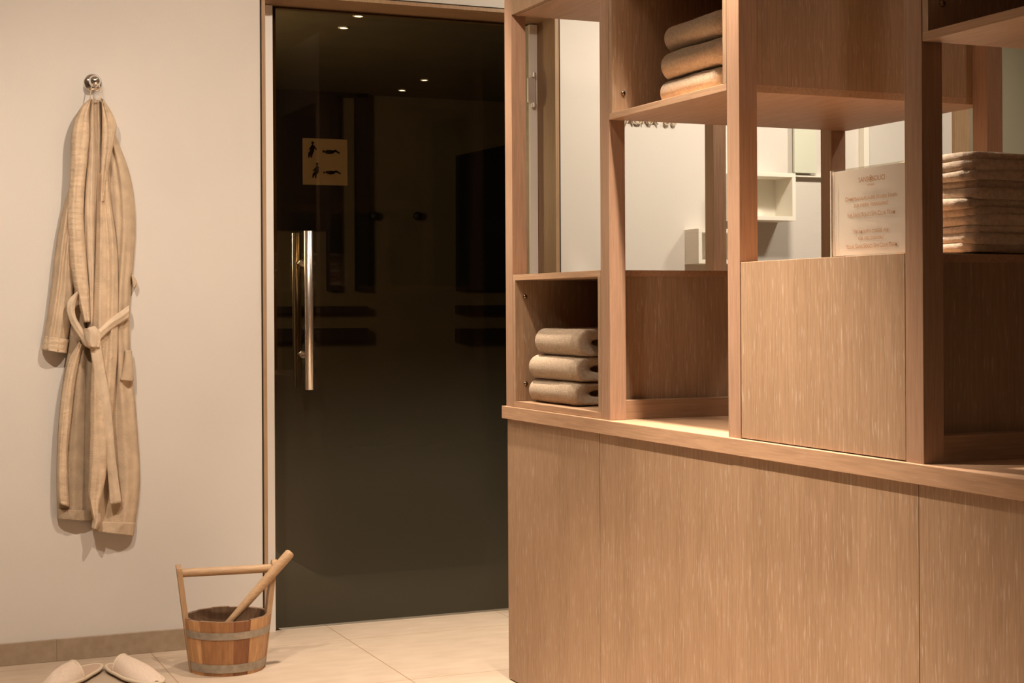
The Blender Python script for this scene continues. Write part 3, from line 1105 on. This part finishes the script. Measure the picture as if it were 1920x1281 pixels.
lp = [at(168, 190, W - .052), at(170, 176, W - .056), at(172, 158, W - .050), at(175, 145, W - .032), at(181, 145, W - .032), at(186, 158, W - .046), at(189, 174, W - .052), at(190, 188, W - .052)]
tube(b, lp, .0013, 10)
tube(b, [at(174, 184, W - .055), at(181, 187, W - .058), at(189, 183, W - .055)], .0018, 8)
link_mesh('hanging_loop', b, M['belt'], rb, True)
cloth('belt_loop', [(246, 516), (248, 530), (250, 540)], [(249, 515), (257, 530), (252, 541)], .030, .006, [], M['robe'], be, nu=8, nv=10, seed=21)

# ------------------------------------------------------------------ wooden bucket and ladle
BX_, BY_ = 1.0555, 4.632
BR0, BR1, BH = .1085, .1285, .163
ROTB = -0.10
bk = thing('bucket', 'round stave wooden bucket with two metal hoops on the floor by the door frame', 'bucket', (BX_, BY_, 0))


def bpnt(rad, ang, z):
    return Vector((BX_ + rad * math.cos(ang), BY_ + rad * math.sin(ang), z))


def brad(z):
    return BR0 + (BR1 - BR0) * z / BH


bm = bmesh.new()
cl = bm.loops.layers.float_color.new('stave')
NST = 15
pal = [(0.60, 0.30, 0.115), (0.36, 0.145, 0.05), (0.42, 0.19, 0.07), (0.30, 0.11, 0.038), (0.55, 0.27, 0.105), (0.47, 0.22, 0.08)]
front = {7: (0.52, 0.27, 0.11), 8: (0.60, 0.33, 0.145), 9: (0.37, 0.175, 0.070), 10: (0.40, 0.195, 0.080), 11: (0.26, 0.105, 0.040), 12: (0.62, 0.36, 0.165), 13: (0.55, 0.31, 0.14)}
sub = 4
for k in range(NST):
    colr = front.get(k, pal[(k * 5) % 6])
    for q in range(sub):
        a0 = 2 * PI * (k + q / sub + .0) / NST + .035
        a1 = 2 * PI * (k + (q + 1) / sub) / NST + .035
        g0 = -.0010 if q == 0 else 0
        g1 = -.0010 if q == sub - 1 else 0
        zt = BH - .0012 * ((k * 7) % 3)
        zs = [.0, .055, .11, zt]
        for z0, z1 in zip(zs, zs[1:]):
            f_ = poly(bm, [bpnt(brad(z0) + g0, a0, z0), bpnt(brad(z0) + g1, a1, z0), bpnt(brad(z1) + g1, a1, z1), bpnt(brad(z1) + g0, a0, z1)])
            for l in f_.loops:
                l[cl] = (*colr, 1)
            f_ = poly(bm, [bpnt(brad(z0) - .013, a1, z0), bpnt(brad(z0) - .013, a0, z0), bpnt(brad(z1) - .013, a0, z1), bpnt(brad(z1) - .013, a1, z1)])
            for l in f_.loops:
                l[cl] = (.20, .12, .07, 1)
        f_ = poly(bm, [bpnt(brad(zt) + g0, a0, zt), bpnt(brad(zt) + g1, a1, zt), bpnt(brad(zt) - .013, a1, zt), bpnt(brad(zt) - .013, a0, zt)])
        for l in f_.loops:
            l[cl] = (.24, .13, .065, 1)
for zz in (.0, .014):
    f_ = poly(bm, [bpnt(brad(zz) - .006, 2 * PI * k / 48, zz) for k in range(48)])
    for l in f_.loops:
        l[cl] = (.20, .12, .07, 1)
bmesh.ops.remove_doubles(bm, verts=bm.verts[:], dist=.00002)
link_mesh('stave_wall', bm, M['stave'], bk)
for z0, z1 in ((.010, .0345), (.109, .130)):
    bm = bmesh.new()
    ro = .0018
    lathe(bm, [(brad(z0) + .0002, z0), (brad(z0) + ro, z0), (brad(z1) + ro, z1), (brad(z1) + .0002, z1), (brad(z0) + .0002, z0)], (BX_, BY_, 0), (0, 0, 1), 72)
    link_mesh('hoop', bm, M['hoop'], bk)
for sgn in (-1, 1):
    ang = ROTB if sgn > 0 else ROTB + PI
    bm = bmesh.new()
    tx = Vector((math.cos(ang), math.sin(ang), 0))
    ty = Vector((-math.sin(ang), math.cos(ang), 0))
    outl = []
    zt, hw0, hw1 = .318, .022, .017
    prof_ = [(-hw0, .0), (-hw0, .16), (-hw1, .29)] + [(-hw1 * math.cos(t), .300 + .018 * math.sin(t)) for t in [i * PI / 8 for i in range(0, 9)]] + [(hw1, .29), (hw0, .16), (hw0, .0)]
    A_, B2 = [], []
    for (s_, z) in prof_:
        rr = brad(z) + .0022 if z < .17 else brad(z) + .0022 - .0
        c0_ = Vector((BX_, BY_, z)) + tx * (rr) + ty * s_
        A_.append(bm.verts.new(c0_))
        B2.append(bm.verts.new(c0_ - tx * .015))
    bm.faces.new(A_)
    bm.faces.new(B2[::-1])
    for i in range(len(A_)):
        j = (i + 1) % len(A_)
        bm.faces.new([A_[i], A_[j], B2[j], B2[i]])
    link_mesh('upright', bm, M['pale_wood_z'], bk)
ra = brad(.292) - .010
tx = Vector((math.cos(ROTB), math.sin(ROTB), 0))
cc = Vector((BX_, BY_, .292))
link_mesh('handle', tube(bmesh.new(), [cc - tx * ra, cc - tx * ra * .98, cc - tx * ra * .5, cc, cc + tx * ra * .5, cc + tx * ra * .98, cc + tx * ra], [.0115, .0125, .0128, .0128, .0128, .0125, .0115], 20), M['pale_wood'], bk, True)
# ladle leaning in the bucket
P1 = at(545, 1036, 4.60)
P0 = at(452, 1142, 4.600)
dv_ = (P1 - P0).normalized()
pe = P0 - dv_ * .10
ld = thing('ladle', 'wooden ladle with thick round handle leaning out of the bucket', 'ladle', tuple(pe))
link_mesh('handle', tube(bmesh.new(), [pe, P0 - dv_ * .03, P0 + dv_ * .02, P0 + dv_ * .1, P1 - dv_ * .03, P1 - dv_ * .006, P1 - dv_ * .001, P1 + dv_ * .002], [.011, .011, .0125, .0142, .0150, .0150, .0135, .008], 22), M['pale_wood'], ld, True)
link_mesh('bowl', lathe(bmesh.new(), [(0, -.018), (.022, -.014), (.030, .004), (.031, .020), (.027, .020), (.026, .004), (.018, -.008), (0, -.010)], tuple(pe + Vector((-.012, 0, .005))), (0.25, 0, 1), 28), M['pale_wood'], ld, True)

# ------------------------------------------------------------------ slippers


def sole_outline(n=40, length=.285, w=.105):
    """x along the slipper, heel at 0, toe at length"""
    pts = []
    for k in range(n):
        t = 2 * PI * k / n
        x = length / 2 - math.cos(t) * length / 2
        u = x / length
        hw = w / 2 * (math.sin(PI * min(1, max(0, u))) ** .42) * (.80 + .26 * u - .10 * math.exp(-((u - .42) / .16) ** 2))
        y = hw * (1 if math.sin(t) >= 0 else -1)
        pts.append((x, y))
    return pts


def half_w(u, w=.105):
    return w / 2 * (math.sin(PI * min(1, max(0, u))) ** .42) * (.80 + .26 * u - .10 * math.exp(-((u - .42) / .16) ** 2))


def slipper(heel, toe, label, v0, skew):
    hx_, hy_ = heel
    ln = math.hypot(toe[0] - hx_, toe[1] - hy_)
    ang = math.atan2(toe[1] - hy_, toe[0] - hx_)
    T = Matrix.Translation((hx_, hy_, 0)) @ Matrix.Rotation(ang, 4, 'Z')
    sl_ = thing('slipper', label, 'slipper', (hx_, hy_, 0), 'pair of terry slippers')

    def slab(z0, z1, grow, name, mat):
        bm = bmesh.new()
        o_ = sole_outline(48, ln, .105)
        bot = [bm.verts.new((ln / 2 + (x - ln / 2) * (1 + grow), y * (1 + grow * 2), z0)) for x, y in o_]
        top = [bm.verts.new((ln / 2 + (x - ln / 2) * (1 + grow), y * (1 + grow * 2), z1)) for x, y in o_]
        bm.faces.new(bot[::-1])
        bm.faces.new(top)
        for i in range(len(o_)):
            j = (i + 1) % len(o_)
            bm.faces.new([bot[i], bot[j], top[j], top[i]])
        bmesh.ops.transform(bm, matrix=T, verts=bm.verts[:])
        return link_mesh(name, bm, mat, sl_)
    slab(0.0, .006, -.01, 'sole', M['sole'])
    slab(.006, .015, -.012, 'insole', M['insole'])
    bm = bmesh.new()
    o_ = sole_outline(64, ln, .105)
    pts = [T @ Vector((x, y, .0115)) for x, y in o_]
    tube(bm, pts + [pts[0], pts[1]], .0052, 8, False)
    link_mesh('piping', bm, M['piping'], sl_, True)
    # vamp: arched cloth from v0 to the toe
    bm = bmesh.new()
    nu, nv = 30, 28
    g_o, g_i = [], []
    for i in range(nu + 1):
        ro, ri = [], []
        for j in range(nv + 1):
            a = j / nv * 2 - 1
            u = v0 + (.985 - v0) * i / nu + skew * a * (1 - i / nu)
            hw = half_w(u) + .001
            k = (u - v0) / (1 - v0)
            hgt = .046 * (max(0, 1 - max(0, k)) ** .55) * (1 - .25 * max(0, .3 - k))
            prof_z = max(0, 1 - abs(a) ** 2.4) ** .62
            z = .012 + hgt * prof_z + .0025 * noise.noise(Vector((u * 9, a * 3, hx_ * 9)))
            ro.append(bm.verts.new((u * ln, a * hw, z)))
            ri.append(bm.verts.new((u * ln, a * (hw - .005), max(.0125, z - .006))))
        g_o.append(ro)
        g_i.append(ri)
    for i in range(nu):
        for j in range(nv):
            bm.faces.new([g_o[i][j], g_o[i + 1][j], g_o[i + 1][j + 1], g_o[i][j + 1]])
            bm.faces.new([g_i[i][j], g_i[i][j + 1], g_i[i + 1][j + 1], g_i[i + 1][j]])
    for j in range(nv):
        bm.faces.new([g_o[0][j], g_o[0][j + 1], g_i[0][j + 1], g_i[0][j]])
    bmesh.ops.transform(bm, matrix=T, verts=bm.verts[:])
    up = link_mesh('vamp', bm, M['slipper'], sl_, True)
    bm = bmesh.new()
    edge = []
    for j in range(nv + 1):
        a = j / nv * 2 - 1
        u = v0 + skew * a
        k = (u - v0) / (1 - v0)
        hgt = .046 * (max(0, 1 - max(0, k)) ** .55) * (1 - .25 * max(0, .3 - k))
        edge.append(T @ Vector((u * ln, a * (half_w(u) - .001), .011 + hgt * max(0, 1 - abs(a) ** 2.4) ** .62)))
    tube(bm, edge, .0045, 10)
    link_mesh('edge_binding', bm, M['piping'], up, True)


slipper((0.702, 4.790), (0.530, 4.555), 'pale terry slipper on the left, toe pointing left away from the other slipper', .50, .10)
slipper((0.734, 4.775), (0.822, 4.480), 'pale terry slipper on the right, nearer to the wooden bucket', .26, -.06)

# ------------------------------------------------------------------ ceiling lights


def downlight(x, y, label, energy, target=None, blend=.6, size=95, rad=.035, col=(1, .80, .58), zc=CZ, k=1.0):
    t = thing('ceiling_light', label, 'ceiling light', (x, y, zc), 'recessed ceiling lights')
    link_mesh('trim_ring', lathe(bmesh.new(), [(.034 * k, -.001), (.046 * k, -.001), (.047 * k, -.004), (.036 * k, -.006), (.034 * k, -.001)], (x, y, zc), (0, 0, 1), 32), M['white'], t, True)
    link_mesh('lens', lathe(bmesh.new(), [(0, -.0025), (.026 * k, -.0025), (.033 * k, -.0005), (0, -.0004)], (x, y, zc), (0, 0, 1), 24), M['bulb'], t, True)
    if energy:
        l = bpy.data.lights.new('spot_lamp', 'SPOT')
        l.energy = energy
        l.color = col
        l.spot_size = math.radians(size)
        l.spot_blend = blend
        l.shadow_soft_size = rad
        o = bpy.data.objects.new('spot_lamp', l)
        COL.objects.link(o)
        o.location = (x, y, zc - .03)
        tv = Vector(target) - Vector(o.location) if target else Vector((0, 0, -1))
        o.rotation_euler = tv.to_track_quat('-Z', 'Y').to_euler()
    return t


for (px, py), lab in (((644, 53), 'tiny bright spot added behind the glass for a reflected ceiling light, lower left of the upper pair'),
                      ((672, 31), 'tiny bright spot added behind the glass for a reflected ceiling light, upper right of the upper pair'),
                      ((796, 151), 'tiny bright spot added behind the glass for a reflected ceiling light, right one of the lower pair'),
                      ((754, 170), 'tiny bright spot added behind the glass for a reflected ceiling light, left one of the lower pair')):
    d_ = RM.T @ np.array([(px - 960) / F, (py - CY) / F, 1.0])
    t_ = (2.395 - H) / d_[2]
    downlight(d_[0] * t_, d_[1] * t_, lab, 0, zc=2.4, k=.55)  # lenses set behind the pane in place of ceiling lights reflected in it
LC = (1, .85, .70)
downlight(1.66, 2.95, 'recessed ceiling light above the counter edge', 660, (1.76, 2.95, 0.79), 1.0, 64, col=LC)
downlight(0.80, 2.83, 'recessed ceiling light over the passage in front of the counter', 400, (1.75, 2.80, -0.22), 1.0, 51, col=LC)
downlight(0.80, 3.85, 'added fill lamp over the passage opposite the far end of the counter', 62, (1.75, 3.8, 0.2), 1.0, 60, col=LC)  # added to brighten the far part of the counter front
downlight(1.45, 4.25, 'recessed ceiling light over the floor before the glass door', 270, (1.74, 4.36, 0), 1.0, 50, col=LC)
downlight(1.15, 3.10, 'recessed ceiling light over the passage opposite the bucket', 118, (1.05, 4.9, 1.0), 1.0, 100, col=LC)
downlight(0.00, 3.00, 'recessed ceiling light over the passage opposite the bathrobe', 150, (0.25, 4.9, -0.05), 1.0, 92, col=LC)
downlight(1.00, 2.45, 'added bounce lamp straight over the middle of the passage', 210, (1.05, 2.45, 0), 1.0, 42, col=LC)  # added so floor bounce lifts the undersides and lower counter
LN = (1, .895, .735)
downlight(2.75, 3.85, 'recessed ceiling light near the wall behind the shelf unit', 142, (2.75, 4.95, 1.2), .9, 110, rad=.12, col=LN)
downlight(3.70, 3.80, 'recessed ceiling light near the white cube shelves', 85, (3.6, 4.95, 1.2), .9, 110, rad=.12, col=LN)
downlight(3.05, 3.1, 'added bounce lamp over the staff side near the rear posts', 120, (2.95, 3.1, 0), 1.0, 80, col=LC)  # added for floor bounce onto the underside of the high box
downlight(2.95, 1.3, 'added fill lamp over the staff side of the counter', 16, (2.3, 2.6, 1.1), 1.0, 70, col=LC)  # added fill for the rear posts and the thin towel stack
downlight(0.5, 0.6, 'added fill lamp over the passage near the front', 85, None, .9, 120, rad=.10, col=LC)  # added fill for the faces turned to the camera side

lw = bpy.data.lights.new('steam_fill', 'POINT')  # unseen fill added to light the room behind the glass
lw.energy = 190
lw.shadow_soft_size = 0.25
lw.color = (1, .90, .74)
o = bpy.data.objects.new('steam_fill', lw)
COL.objects.link(o)
o.location = (1.0, 7.0, 1.7)

wd = bpy.data.worlds.new('world')
SC.world = wd
wd.use_nodes = True
wd.node_tree.nodes['Background'].inputs['Color'].default_value = (1, .85, .68, 1)
wd.node_tree.nodes['Background'].inputs['Strength'].default_value = 0.02
